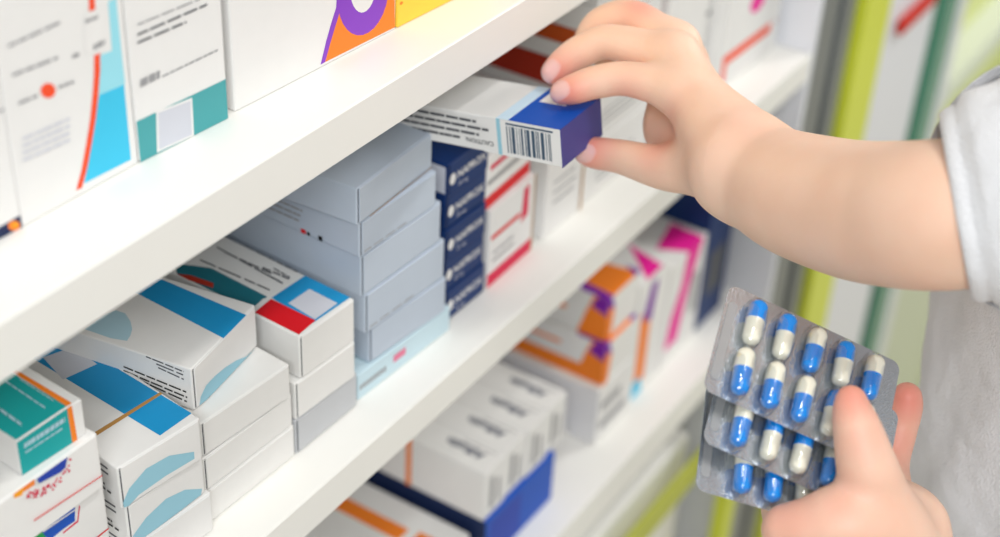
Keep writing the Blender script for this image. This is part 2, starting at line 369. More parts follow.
# red / teal box stack
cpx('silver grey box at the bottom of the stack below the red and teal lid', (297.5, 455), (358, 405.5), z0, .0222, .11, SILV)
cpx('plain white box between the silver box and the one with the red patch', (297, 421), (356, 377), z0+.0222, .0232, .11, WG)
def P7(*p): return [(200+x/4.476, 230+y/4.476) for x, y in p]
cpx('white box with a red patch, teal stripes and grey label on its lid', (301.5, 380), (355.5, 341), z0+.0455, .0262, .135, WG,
    lambda f: [('top', BLUE, f('top', P7((320, 305), (498, 188), (704, 282), (505, 418)))), ('top', TEALD, f('top', P7((-120, 150), (0, 165), (50, 172), (300, 300), (240, 365), (-100, 200)))),
     ('top', TEAL, f('top', P7((-120, 225), (0, 262), (240, 365), (248, 380), (60, 310)))),
     ('top', LG, f('top', P7((395, 330), (490, 266), (616, 330), (515, 402)))), ('top', WG, f('top', P7((238, 350), (285, 308), (312, 316), (252, 368)))),
     ('top', RED, f('top', P7((245, 371), (318, 310), (517, 407), (443, 470)))), ('top', DRED, f('top', P7((-110, 200), (-40, 205), (60, 240), (60, 262), (-60, 235))))]
    + sum([pstrokes(f, 'top', DT, P7(a_)[0], P7(b_)[0], 1.6, n_) for a_, b_, n_ in (((0, 132), (322, 272), 4), ((75, 75), (372, 240), 6), ((110, 98), (330, 200), 5), ((270, 185), (372, 238), 2), ((280, 168), (405, 222), 2), ((330, 172), (405, 215), 2),
        ((130, 35), (440, 190), 7), ((160, 40), (300, 110), 4))], []))
# grey-blue stack
gp = [('left', DT, rect(.55, .15, .7, .2))]
ft = [('front', GT, rect(.05+.03*i_, .11, .05+.03*i_+.022, .15)) for i_ in range(19) if i_ % 5 != 3]
cpx('light blue thin box with pink mark at the foot of the grey box stack', (358, 401), (449.5, 330), z0, .0170, .11, ICE,
    [('front', GT, rect(.02+.035*i_, .36, .045+.035*i_, .56)) for i_ in range(8)]+[('front', paper('soft_pink_ink', 'E27A98'), rect(.37, .44, .50, .72))], flap=False)
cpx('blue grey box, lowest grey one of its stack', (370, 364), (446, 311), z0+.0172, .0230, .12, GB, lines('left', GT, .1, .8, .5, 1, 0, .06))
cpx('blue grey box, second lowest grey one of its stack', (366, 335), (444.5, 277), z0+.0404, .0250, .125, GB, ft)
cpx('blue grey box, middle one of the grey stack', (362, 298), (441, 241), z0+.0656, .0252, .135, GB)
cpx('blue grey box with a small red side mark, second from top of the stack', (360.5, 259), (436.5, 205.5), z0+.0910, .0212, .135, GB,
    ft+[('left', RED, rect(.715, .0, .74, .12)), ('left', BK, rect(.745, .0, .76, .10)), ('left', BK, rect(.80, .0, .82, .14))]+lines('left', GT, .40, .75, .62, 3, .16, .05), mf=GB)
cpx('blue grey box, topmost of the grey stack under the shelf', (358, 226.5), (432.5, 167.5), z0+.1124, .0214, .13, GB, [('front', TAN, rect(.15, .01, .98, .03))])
# navy stack
for k, (lab) in enumerate(['navy box with white lettering at the bottom of the navy stack', 'navy box with white lettering, second from the bottom', 'navy box with white lettering, third from the bottom',
                           'navy box with white lettering, fourth from the bottom', 'navy box with a white side label, topmost of the navy stack']):
    dx = [0, -1.0, -1.6, -1.2, -2][k]*.001
    A = onZ(445.6, 323.6, z0); B = onZ(484.8, 292, z0); w = math.hypot(*(B-A)[:2]); hh = .0211
    carton(lab, (A[0]+dx, A[1]+.001*(k % 2), z0+k*hh+.0002), -.01, w, .12, hh-.0005, NAVY,
           [('front', W, ell(.11, .50, .07, .17)), ('front', 'text', W, 'NAPROX', .22, .42, .0066, 0, .0001), ('front', 'text', LG, '50 mg', .25, .16, .0036, 0)]
           + ([('left', LG, rect(.86, .1, .985, .9))] if k == 4 else []), group='navy boxes in one stack')
# pink-white boxes
cpx('white box with pink lower band, beside the navy stack on the shelf', (486.5, 289), (531, 249), z0, .054, .08, W,
    [('front', PK, [(0, 0), (.97, 0), (.97, .17), (0, .17)]), ('front', PK, [(.70, .50), (.86, .55), (.86, .95), (.74, .92)]), ('front', RED, rect(.05, .60, .68, .66)), ('front', TAN, rect(.97, 0, 1, 1))]
    + lines('front', GT, .1, .6, .4, 2, .1, .03), flap=False)
cpx('white box with red band lying on the pink banded box', (484, 212), (529, 172), z0+.0542, .034, .08, W,
    [('front', RED, rect(0, 0, 1, .24)), ('front', GT, rect(.05, .45, .9, .55)), ('front', PK, rect(.1, .72, .7, .82))], flap=False)
# pale cartons further along
def place(label, x, y, z, w, d, h, m, decs=(), ang=0., **k):
    return carton(label, (x, y, z+.0002), ang, w, d, h-.0004, m, decs, flap=False, **k)
place('plain white carton next to the pink banded boxes', .690, .389, z0, .046, .09, .072, W, lines('front', GT, .2, .8, .5, 3, .1, .02)+[('front', TAN, rect(.95, 0, 1, 1))])
# stack with dark red and orange banded long sides
bands = [(DRED, .0190), (WG, .0115), (paper('burnt_orange_card', 'C8551C'), .0115), (WG, .0185), (WG, .020)]
z = z0+.040
place('white carton at the base of the pile with dark red sides', .738, .390, z0, .085, .20, .0398, W, lines('front', GT, .2, .8, .5, 3, .12, .03))
place('second white carton from the base of the pile with dark red sides', .738, .391, z, .085, .20, .0378, W, lines('front', GT, .2, .8, .5, 3, .12, .03)); z += .038
for (m_, hh), lab in zip(bands, ('dark red sided flat box lying deep on the shelf behind the fingers', 'off-white flat box between the dark red and the orange one', 'burnt orange sided flat box in the pile behind the fingers',
                                 'off-white box above the burnt orange one', 'off-white box with orange spot at the top of the pile under the shelf')):
    place(lab, .737, .390, z, .086, .20, hh, m_, ([('left', OR, rect(.86, .1, .95, .7))] if 'spot' in lab else [])+[('front', W, rect(0, 0, 1, 1))]); z += hh
place('white carton with small dark red mark behind the knuckles', .832, .388, z0, .060, .12, .135, W, [('front', DNAVY, ell(.62, .90, .13, .04)), ('front', RED, ell(.50, .88, .10, .03))]+lines('front', GT, .2, .8, .3, 4, .08, .01))
place('plain white package behind the wrist, left of the one with the red bracket', .897, .400, z0, .030, .10, .125, W, [('front', GT, rect(0, .5, 1, .53))])
place('white package with a red bracket mark at the far end of the middle shelf', .930, .388, z0, .100, .10, .125, W,
      [('front', ORR, rect(.02, .06, .09, .235)), ('front', ORR, [(.09, .17), (.85, .15), (.85, .215), (.09, .235)]), ('front', MAG, ell(.52, .45, .13, .07)), ('front', DRED, ell(.93, .20, .012, .012))])

# ------------------------------------------------------------------ lower shelf (out of focus)
zl = ZL1
def lowbox(label, x, y, z, w, d, h, m, decs=(), ang=0., **k): return place(label, x, y, z, w, d, h, m, decs, ang, **k)


lowbox('white box with an orange stripe on its lid, lower left under the middle shelf', .500, .392, zl, .127, .14, .036, W,
       [('top', OR, rect(.74, .25, .84, 1)), ('top', OR, rect(.78, .0, .86, .20))]+[('top', GT, rect(.30, .3, .34, .8)), ('top', GT, rect(.42, .3, .46, .7))])
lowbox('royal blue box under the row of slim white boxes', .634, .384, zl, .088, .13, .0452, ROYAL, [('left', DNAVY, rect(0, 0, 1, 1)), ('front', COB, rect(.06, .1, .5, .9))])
for k, lab in enumerate(('leftmost', 'second from the left', 'third from the left', 'rightmost')):
    lowbox('slim white box with dark lettering on top, %s in the blurred row' % lab, .633+.0262*k, .386+.001*(k % 2), zl+.0455, .0258, .105, .042, W,
           [('top', OR, rect(0, .58, 1, .62)), ('left', OR, rect(.40, 0, .44, 1)), ('top', 'text', DNAVY, 'Alfuzin', .66, .10, .0105, 90, .0003), ('top', GT, rect(.78, .05, .82, .30)),
            ('front', GT, rect(.25, .15, .45, .8)), ('front', GT, rect(.6, .15, .75, .65))], name='medicine_box', group='slim white boxes in a row')
lowbox('white box with grey print under the pair with orange edges', .790, .388, zl, .050, .17, .053, W, [('front', GT, rect(.1, .2, .9, .35)), ('front', GT, rect(.1, .55, .7, .7))])
for k, lab in enumerate(('lower', 'upper')):
    zz = zl+.0532+.0377*k
    lowbox('white box with orange edge and purple corner, %s of the pair' % lab, .795+.003*k, .389+.003*k, zz, .047, .17, .0373, WG,
           [('left', OR, rect(0, .0, 1, .34)) if k == 0 else ('left', OR, rect(.55, .42, .80, .52)), ('left', OR, rect(.5, .62, .78, .70)), ('left', OR, [(.86, 0), (1, 0), (1, 1), (.93, 1), (.90, .6)]), ('left', VIO, [(.92, .72), (1, .6), (1, 1), (.95, 1)]),
            ('front', OR, [(0, 0), (.16, 0), (.22, .7), (0, .9)]), ('front', VIO, [(0, .80), (.22, .68), (.12, 1), (0, 1)]),
            ('top', OR, [(0, 0), (.95, 0), (.8, .22), (.1, .16)]), ('top', VIO, [(0, 0), (.15, 0), (.22, .18), (0, .14)]), ('top', VIO, [(.82, 0), (1, 0), (1, .08)])])
lowbox('white box with an orange and violet upright stripe and cyan foot', .848, .392, zl, .050, .12, .112, W,
       [('front', OR, rect(.14, .10, .48, .72)), ('front', VIO, [(.20, .66), (.50, .60), (.62, .92), (.40, .92)]), ('front', CYAN, [(.10, 0), (.45, 0), (.36, .14), (.12, .14)]), ('top', MAG, [(.2, 0), (.7, 0), (.9, .3)])])
lowbox('white box with a magenta stripe and triangle on its lid', .900, .392, zl, .062, .14, .100, W,
       [('front', MAG, [(.45, 1), (.88, 1), (.66, .7), (.54, .45), (.44, .15), (.08, .15), (.18, .45), (.38, .7)]), ('top', MAG, [(.45, 0), (.88, 0), (.92, .22), (.25, .16)]), ('front', GT, rect(.70, .3, .9, .7))])
lowbox('dark navy box at the far end of the lower shelf', .964, .392, zl, .048, .12, .145, NAVY, [('front', DT, rect(.2, .2, .8, .5))])

# ------------------------------------------------------------------ box held in the right hand
def pose_cols(o, P, ax, ay, az):
    m = Matrix(((ax[0], ay[0], az[0], P[0]), (ax[1], ay[1], az[1], P[1]), (ax[2], ay[2], az[2], P[2]), (0, 0, 0, 1))); o.matrix_world = m
HB = HELD = dict(P=(0, 0, 0))
hP = np.array([0.5640130, 0.3128997, -0.3597769])+OFF
hA = np.array([-.0210093, .9547343, -.1433213]); hA /= np.linalg.norm(hA)
hB = np.array([1., .022, 0.]); hB -= hA*hB.dot(hA); hB /= np.linalg.norm(hB)
hZ = np.cross(hB, hA); hw, hl, hh = .0414, .112, .0197
hP0 = hP-hZ*hh
barcode = [('left', W, rect(.60, 0, 1, 1)), ('left', SKY, rect(.675, 0, .695, 1))]
x = .725; rr = random.Random(3)
while x < .955:
    wd = rr.choice([.004, .006, .010, .016]); barcode.append(('left', BARC, rect(x, .10, x+wd, .84))); x += wd+rr.choice([.004, .006, .009])
barcode.append(('left', BARC, rect(.725, .88, .965, .93)))
txt = [('left', 'text', DT, 'CAUTION:', .655, .32, .0036, 180, .00005)]
for k, yy in enumerate((.24, .42, .60, .78)):
    txt += lines('left', DT, .08, .50 if k == 0 else .64, yy, 1, 0, .07)
mb = MB(); mb.box(0, .0006, 0, hw, hl, hh, W, .0007)
put_decals(mb, [('top', LB, rect(0, .262, 1, .325)), ('top', ROYAL, rect(0, 0, 1, .262)), ('top', W, [(.60, .10), (.98, .10), (.98, .235), (.60, .235)])]+barcode+txt, hw, hl, hh, ('top', 'left', 'right'))
held = mb.build('medicine_box'); pose_cols(held, hP0, hB, hA, hZ)
tag(held, 'white and royal blue box with a barcode held by the reaching hand', 'box')
fb = MB(); fb.box(.0004, 0, -.0012, hw-.0004, .0007, hh-.0002, INDIGO, .0003, 1); fb.build('end_flap', held)

# ------------------------------------------------------------------ blister packs
FOIL = bpy.data.materials.new('blister_foil'); FOIL.use_nodes = True
nt = FOIL.node_tree; b = nt.nodes['Principled BSDF']
b.inputs['Base Color'].default_value = (.54, .58, .63, 1); b.inputs['Metallic'].default_value = .8; b.inputs['Roughness'].default_value = .25
tc = nt.nodes.new('ShaderNodeTexCoord'); vo = nt.nodes.new('ShaderNodeTexVoronoi'); vo.inputs['Scale'].default_value = 900
nz = nt.nodes.new('ShaderNodeTexNoise'); nz.inputs['Scale'].default_value = 70; ad = nt.nodes.new('ShaderNodeMath'); ad.operation = 'MULTIPLY_ADD'; ad.inputs[1].default_value = 3.0
bp = nt.nodes.new('ShaderNodeBump'); bp.inputs['Strength'].default_value = .26; bp.inputs['Distance'].default_value = .0005
nt.links.new(tc.outputs['Object'], vo.inputs['Vector']); nt.links.new(tc.outputs['Object'], nz.inputs['Vector'])
nt.links.new(nz.outputs['Fac'], ad.inputs[0]); nt.links.new(vo.outputs['Distance'], ad.inputs[2])
nt.links.new(ad.outputs[0], bp.inputs['Height']); nt.links.new(bp.outputs['Normal'], b.inputs['Normal'])
CLR = bpy.data.materials.new('clear_blister_plastic'); CLR.use_nodes = True
nt = CLR.node_tree; nt.nodes.clear()
out = nt.nodes.new('ShaderNodeOutputMaterial'); mx = nt.nodes.new('ShaderNodeMixShader'); tr = nt.nodes.new('ShaderNodeBsdfTransparent'); gs = nt.nodes.new('ShaderNodeBsdfGlossy')
tr.inputs[0].default_value = (.96, .97, .98, 1); gs.inputs['Roughness'].default_value = .07
lw = nt.nodes.new('ShaderNodeLayerWeight'); lw.inputs['Blend'].default_value = .25; ml = nt.nodes.new('ShaderNodeMath'); ml.operation = 'MULTIPLY_ADD'; ml.inputs[1].default_value = .75; ml.inputs[2].default_value = .08
nt.links.new(lw.outputs['Facing'], ml.inputs[0]); nt.links.new(ml.outputs[0], mx.inputs[0]); nt.links.new(tr.outputs[0], mx.inputs[1]); nt.links.new(gs.outputs[0], mx.inputs[2]); nt.links.new(mx.outputs[0], out.inputs[0])
CB = mat('capsule_blue_shell', '0F8CE8', .16, coat=.5); CW = mat('capsule_cream_shell', 'F1EEDC', .2, coat=.5)
PRS = mat('pressed_code_panel', 'AEB0B2', .45, metal=.6)
pa, pb = .0144, .0235
def rrect(x0, y0, x1, y1, r, n=6):
    o = []
    for cx, cy, a in ((x1-r, y1-r, 0), (x0+r, y1-r, 90), (x0+r, y0+r, 180), (x1-r, y0+r, 270)):
        for i in range(n+1):
            t = math.radians(a+90*i/n); o.append((cx+r*math.cos(t), cy+r*math.sin(t)))
    return o
def capsule_mesh(blue_top):
    r, L = .0039, .0218; nz_, na = 22, 18; mb = MB(); prof = []
    for i in range(nz_+1):
        y = -L/2+L*i/nz_; yy = abs(y); s_ = L/2-r
        rad = r if yy < s_ else math.sqrt(max(0, r*r-(yy-s_)**2))
        if y > .0005: rad *= 1.05
        prof.append((y, max(rad, .0001)))
    vs = [(rd*math.cos(2*math.pi*j/na), y, rd*math.sin(2*math.pi*j/na)) for y, rd in prof for j in range(na)]
    for i in range(nz_):
        fs = [[i*na+j, (i+1)*na+j, (i+1)*na+(j+1) % na, i*na+(j+1) % na] for j in range(na)]
        mid = (prof[i][0]+prof[i+1][0])/2
        if i == 0: b0 = len(mb.v); mb.v += vs
        k = mb.mi(CB if (mid > .0005) == blue_top else CW)
        for f in fs: mb.f.append([b0+q for q in f]); mb.m.append(k); mb.sm.append(True)
    for ring_, y, top in ((0, -L/2, 0), (nz_, L/2, 1)):
        mb.f.append([b0+ring_*na+j for j in range(na)][::(-1 if top else 1)]); mb.m.append(mb.mi(CB if bool(top) == blue_top else CW)); mb.sm.append(True)
    return mb
def bubble_mesh():
    mb = MB(); na, nl = 30, 9; vs = []
    for l in range(nl+1):
        t = l/nl; ph = t*math.pi/2; sc_ = math.cos(ph)**.62 if l < nl else 0.03; zz = .0078*math.sin(ph)**.9
        if l == 0: sc_ = 1.0
        for j in range(na):
            a = 2*math.pi*j/na; ca, sa = math.cos(a), math.sin(a)
            x = .0055*math.copysign(abs(ca)**.9, ca); y = .0072*0+.0130*math.copysign(abs(sa)**.75, sa)
            vs.append((x*(.35+.65*1)*sc_ if l < nl else x*.03, y*(sc_*.75+.25) if l < nl else y*.25, zz))
    fs = [[l*na+j, l*na+(j+1) % na, (l+1)*na+(j+1) % na, (l+1)*na+j] for l in range(nl) for j in range(na)]
    fs.append([nl*na+j for j in range(na)])
    mb.add(vs, fs, CLR, True); return mb
def foil_mesh(x0=-.92, y1=.63):
    mb = MB(); x0, x1, y0, y1 = x0*pa, 4.98*pa, -1.55*pb, y1*pb
    P = rrect(x0, y0, x1, y1, .0042); n = len(P); t = .0003
    mb.add([(x, y, -t) for x, y in P]+[(x, y, 0) for x, y in P], [list(range(n))[::-1], list(range(n, 2*n))]+[[i, (i+1) % n, n+(i+1) % n, n+i] for i in range(n)], FOIL)
    # clear web with a soft raised border
    mb.poly([(x, y, .00018) for x, y in rrect(x0+.0016, -1.28*pb, x0+.0056, .30*pb, .0018)], PRS)
    return mb
WEB = None
PR = np.array([[.89488, .28810, .34086], [-.40945, .83386, .37017], [-.17759, -.47082, .86417]])   # attitude of the packs in the hand
def pack(label, px, py, D, row, turn, x0=-.92, y1=.63):
    """px, py, D: the first capsule of the given row"""
    t = math.radians(turn); Rz = np.array([[math.cos(t), -math.sin(t), 0], [math.sin(t), math.cos(t), 0], [0, 0, 1]])
    Q = PR @ Rz; P = camxyz(px, py, D)+Q[:, 1]*pb*row-Q[:, 2]*.0042
    o = foil_mesh(x0, y1).build('blister_pack')
    pose_cols(o, cam2w(P), R@Q[:, 0], R@Q[:, 1], R@Q[:, 2])
    tag(o, label, 'blister pack', None)
    return o
bub0 = bubble_mesh().build('blister'); cb0 = capsule_mesh(True).build('capsule'); cw0 = capsule_mesh(False).build('capsule')
used = {}
def fill(o, pattern):
    for r in range(2):
        for c in range(5):
            k = pattern[r][c]
            for src, z in ((bub0, .0003), (cb0 if k == 'b' else cw0, .0042)):
                if src.name in used: q = src.copy(); COL.objects.link(q)
                else: q = src; used[src.name] = 1
                q.parent = o; q.location = (c*pa, -r*pb, z)
                if src is not bub0: q.rotation_euler = (0, 0, random.uniform(-.05, .05))
p1 = pack('front foil blister pack of blue and white capsules, under the thumb', 754.8, 322.7, .640, 0, 0)
fill(p1, ['bbwbw', 'wwwbw'])
p2 = pack('middle blister pack, mostly hidden behind the front one', 742, 423, .6312, 1, 0)
fill(p2, ['bwbwb', 'wbbwb'])
p3 = pack('rearmost blister pack, lowest of the three held in the hand', 743.6, 469, .6355, 1, 8, -1.30, .82)
fill(p3, ['wbwbw', 'wwbwb'])

# ------------------------------------------------------------------ the person (signed distance body, meshed once)
def surface_nets(Fd, org, h):
    inside = Fd < 0
    nx, ny, nz = Fd.shape
    c = np.zeros((nx-1, ny-1, nz-1), np.int8)
    for i in (0, 1):
        for j in (0, 1):
            for k in (0, 1): c += inside[i:nx-1+i, j:ny-1+j, k:nz-1+k]
    act = (c > 0) & (c < 8)
    ids = -np.ones(act.shape, np.int64); I, J, K = np.nonzero(act); ids[I, J, K] = np.arange(len(I))
    acc = np.zeros((len(I), 3)); cnt = np.zeros(len(I))
    corners = [(i, j, k) for i in (0, 1) for j in (0, 1) for k in (0, 1)]
    for a in corners:
        for ax in range(3):
            if a[ax]: continue
            b = list(a); b[ax] = 1
            fa = Fd[I+a[0], J+a[1], K+a[2]]; fb = Fd[I+b[0], J+b[1], K+b[2]]
            cr = (fa < 0) != (fb < 0); t = np.where(cr, fa/(fa-fb+1e-12), 0)
            p = np.tile(np.array(a, float), (len(I), 1)); p[:, ax] += t
            acc[cr] += p[cr]; cnt[cr] += 1
    V = (acc/cnt[:, None]+np.stack([I, J, K], 1))*h+org
    faces = []
    for ax in range(3):
        u, v = [(1, 2), (2, 0), (0, 1)][ax]
        sl0 = [slice(None)]*3; sl1 = [slice(None)]*3; sl0[ax] = slice(0, -1); sl1[ax] = slice(1, None)
        A_ = inside[tuple(sl0)]; B_ = inside[tuple(sl1)]; ch = A_ != B_
        idx = np.argwhere(ch)
        ok = (idx[:, u] > 0) & (idx[:, v] > 0) & (idx[:, u] < Fd.shape[u]-1) & (idx[:, v] < Fd.shape[v]-1)
        idx = idx[ok]; flip = A_[tuple(idx.T)]
        q = []
        for du, dv in ((-1, -1), (0, -1), (0, 0), (-1, 0)):
            w_ = idx.copy(); w_[:, u] += du; w_[:, v] += dv; q.append(ids[tuple(w_.T)])
        q = np.stack(q, 1); q[~flip] = q[~flip][:, ::-1]; faces.append(q)
    return V, np.concatenate(faces)
def smin(a, b, k):
    h_ = np.clip(.5+.5*(b-a)/k, 0, 1); return b+(a-b)*h_-k*h_*(1-h_)
class Grid:
    def __init__(s, lo, hi, h):
        s.h = h; s.lo = np.array(lo, float); s.n = np.ceil((np.array(hi)-s.lo)/h).astype(int)+1
        s.ax = [(s.lo[i]+h*np.arange(s.n[i])).astype(np.float32) for i in range(3)]
    def field(s): return np.full(tuple(s.n), .05, np.float32)
    def cone(s, Fd, a, b, ra, rb, k=.004, marg=.022):
        a = np.array(a); b = np.array(b); m = max(ra, rb)+marg
        lo = np.minimum(a, b)-m; hi = np.maximum(a, b)+m
        i0 = np.maximum(0, np.floor((lo-s.lo)/s.h)).astype(int); i1 = np.minimum(s.n, np.ceil((hi-s.lo)/s.h).astype(int)+1)
        if np.any(i1 <= i0): return
        X = s.ax[0][i0[0]:i1[0], None, None]-np.float32(a[0]); Y = s.ax[1][None, i0[1]:i1[1], None]-np.float32(a[1]); Z = s.ax[2][None, None, i0[2]:i1[2]]-np.float32(a[2])
        d = (b-a).astype(np.float32); L2 = float(d@d)+1e-12
        t = np.clip((X*d[0]+Y*d[1]+Z*d[2])/L2, 0, 1); t2 = t
        q = np.sqrt((X-t*d[0])**2+(Y-t*d[1])**2+(Z-t*d[2])**2)-(ra+(rb-ra)*t2)
        sl = tuple(slice(i0[i], i1[i]) for i in range(3))
        Fd[sl] = smin(Fd[sl], q, k) if k > 0 else np.minimum(Fd[sl], q)
def P3(t): return cam2w(camxyz(*t[:3])) if len(t) == 4 else np.array(t[:3])
def chain(g, Fd, pts, k=.004):
    Pn = [np.array([*P3(p), p[3]]) for p in pts]; fine = []
    if len(Pn) == 2: fine = Pn
    else:
        for i in range(len(Pn)-1):
            a = Pn[max(0, i-1)]; b = Pn[i]; c = Pn[i+1]; d = Pn[min(len(Pn)-1, i+2)]
            for q in range(9):
                t = q/9; fine.append(.5*((2*b)+(-a+c)*t+(2*a-5*b+4*c-d)*t*t+(-a+3*b-3*c+d)*t**3))
        fine.append(Pn[-1])
    own = g.field()
    for p, q in zip(fine, fine[1:]): g.cone(own, p[:3], q[:3], p[3], q[3], 0)
    Fd[...] = smin(Fd, own, k)
def hand(fingers, palm, res, kf=.0012, kp=.007):
    allp = [P3(p) for c in fingers+palm for p in c]; m = .04
    g = Grid(np.min(allp, 0)-m, np.max(allp, 0)+m, res)
    PF = g.field()
    for c in palm: chain(g, PF, c, .006)
    tot = None
    for c in fingers:
        f_ = g.field(); chain(g, f_, c, .0035)
        f_ = smin(PF, f_, kp)
        tot = f_ if tot is None else smin(tot, f_, kf)
    return surface_nets(tot, g.lo, res)
RF = dict(
 thumb=[(587, 151.5, .771, .0068), (596, 153, .768, .0080), (622, 157, .759, .0086), (668, 168, .738, .0112), (716, 164, .717, .0155)],
 index=[(562, 92.5, .753, .0060), (574, 89, .751, .0075), (597, 82, .749, .0082), (630, 79, .743, .0086), (684, 92, .732, .0108)],
 middle=[(553, 72, .772, .0062), (565, 62, .771, .0078), (582, 51, .768, .0084), (612, 42, .762, .0088), (673, 58, .750, .0112)],
 ring=[(584, 56, .790, .0062), (590, 38, .788, .0080), (604, 22, .782, .0084), (634, 18, .775, .0090), (675, 47, .765, .0112)],
 little=[(604, 60, .802, .0056), (614, 40, .800, .0070), (630, 25, .796, .0074), (655, 30, .790, .0080), (684, 62, .777, .0100)])
WR = (744, 167, .703, .0224)
RP = [[(684, 92, .732, .0104), (712, 120, .718, .0135), WR], [(673, 58, .750, .0108), (700, 106, .730, .0140), WR], [(675, 47, .765, .0108), (702, 100, .742, .0130), WR], [(684, 62, .777, .0100), (708, 112, .752, .0130), WR],
      [(716, 164, .717, .0145), WR], [(684, 92, .732, .0104), (673, 58, .750, .0108)], [(675, 47, .765, .0108), (684, 62, .777, .0100)],
      [(672, 100, .772, .0115), (672, 128, .772, .0125), (690, 146, .752, .0140), (716, 160, .725, .0150)], [(672, 128, .772, .0125), (715, 120, .750, .0150)],
      [WR, (768, 181, .692, .0246), (800, 195.5, .672, .0270), (852, 209.5, .645, .0286), (896, 214.5, .622, .0292), (945, 214.5, .600, .0292), (1010, 206, .594, .0290)]]
LWR = (918, 625, .655, .0235)
LF = dict(
 thumb=[(851, 401, .617, .0064), (852.5, 412, .616, .0079), (858, 432, .615, .0099), (868, 470, .618, .0124), (881, 510, .630, .0142), (893, 560, .645, .0175)],
 index=[(907, 397, .700, .0068), (905, 408, .702, .0080), (898, 432, .704, .0085), (889, 468, .700, .0092), (893, 515, .680, .0112)],
 middle=[(790, 472, .722, .0066), (780, 492, .712, .0080), (789, 522, .680, .0100), (835, 528, .668, .0110), (893, 530, .664, .0120)],
 ring=[(800, 500, .722, .0066), (788, 530, .712, .0080), (795, 558, .690, .0098), (840, 558, .676, .0105), (898, 558, .668, .0120)],
 little=[(820, 545, .722, .0060), (812, 565, .712, .0072), (815, 588, .695, .0085), (855, 590, .682, .0095), (905, 580, .672, .0110)])
LP = [[(893, 515, .662, .0150), (905, 560, .662, .0200), LWR], [(893, 530, .668, .0150), (908, 570, .668, .0190), LWR], [(893, 560, .655, .0170), LWR],
      [(880, 512, .645, .0155), (905, 530, .655, .0185)], [(905, 580, .672, .0130), LWR], [(845, 530, .664, .0135), (895, 535, .662, .0180)], [(788, 530, .626, .0102), (815, 528, .622, .0125), (850, 521, .621, .0155), (885, 530, .632, .0170), (905, 560, .650, .0180)],
      [LWR, (990, 740, .70, .027), (1120, 860, .78, .036)]]
RV, RQ = hand([RF[k] for k in RF], RP, .0010)
LV, LQ = hand([LF[k] for k in LF], LP, .0010)
# torso, neck, head, legs (outside the frame, carried by the coat)
tc_ = np.array([.72, -.052])
g = Grid((.35, -.50, 0.0), (1.15, .40, 1.78), .009); B = g.field()+.05
def T(x, y, z): return (tc_[0]+x, tc_[1]+y, z)
for a_, b_, ra, rb in [(T(0, -.05, .95), T(0, -.06, 1.28), .085, .085), (T(0, .05, .95), T(0, .06, 1.28), .085, .085), (T(0, 0, .95), T(0, 0, 1.30), .10, .09),
                       (T(-.02, -.11, 1.34), T(-.02, .11, 1.34), .035, .035), (T(0, 0, 1.38), T(-.02, 0, 1.50), .055, .05),
                       (T(-.03, 0, 1.585), T(0, 0, 1.63), .078, .092), (T(-.075, 0, 1.53), T(-.05, 0, 1.60), .035, .055), (T(-.13, 0, 1.57), T(-.118, 0, 1.60), .011, .009),
                       (T(-.02, -.088, 1.58), T(-.02, -.09, 1.61), .012, .014), (T(-.02, .088, 1.58), T(-.02, .09, 1.61), .012, .014),
                       (T(0, -.09, .93), T(0, -.09, .50), .092, .058), (T(0, .09, .93), T(0, .09, .50), .092, .058),
                       (T(0, -.09, .50), T(.01, -.09, .07), .055, .036), (T(0, .09, .50), T(.01, .09, .07), .055, .036),
                       (T(.01, -.09, .04), T(-.15, -.10, .03), .036, .026), (T(.01, .09, .04), T(-.15, .10, .03), .036, .026)]:
    g.cone(B, a_, b_, ra, rb, .025, .06)
rs, rel = T(-.035, .150, 1.34), cam2w(camxyz(1010, 206, .596))
ls, lel = T(-.02, -.165, 1.35), cam2w(camxyz(1120, 860, .78))
g.cone(B, rs, rel, .038, .027, .006, .06); g.cone(B, ls, lel, .040, .034, .006, .06)
TV, TQ = surface_nets(B, g.lo, .009)
V = np.concatenate([RV, LV, TV]); Q = np.concatenate([RQ, LQ+len(RV), TQ+len(RV)+len(LV)])
me = bpy.data.meshes.new('person')
me.vertices.add(len(V)); me.vertices.foreach_set('co', V.astype(np.float32).ravel())
me.loops.add(Q.size); me.loops.foreach_set('vertex_index', Q.astype(np.int32).ravel())
me.polygons.add(len(Q)); me.polygons.foreach_set('loop_start', np.arange(0, Q.size, 4, dtype=np.int32))
me.update(calc_edges=True); me.polygons.foreach_set('use_smooth', np.ones(len(Q), bool))
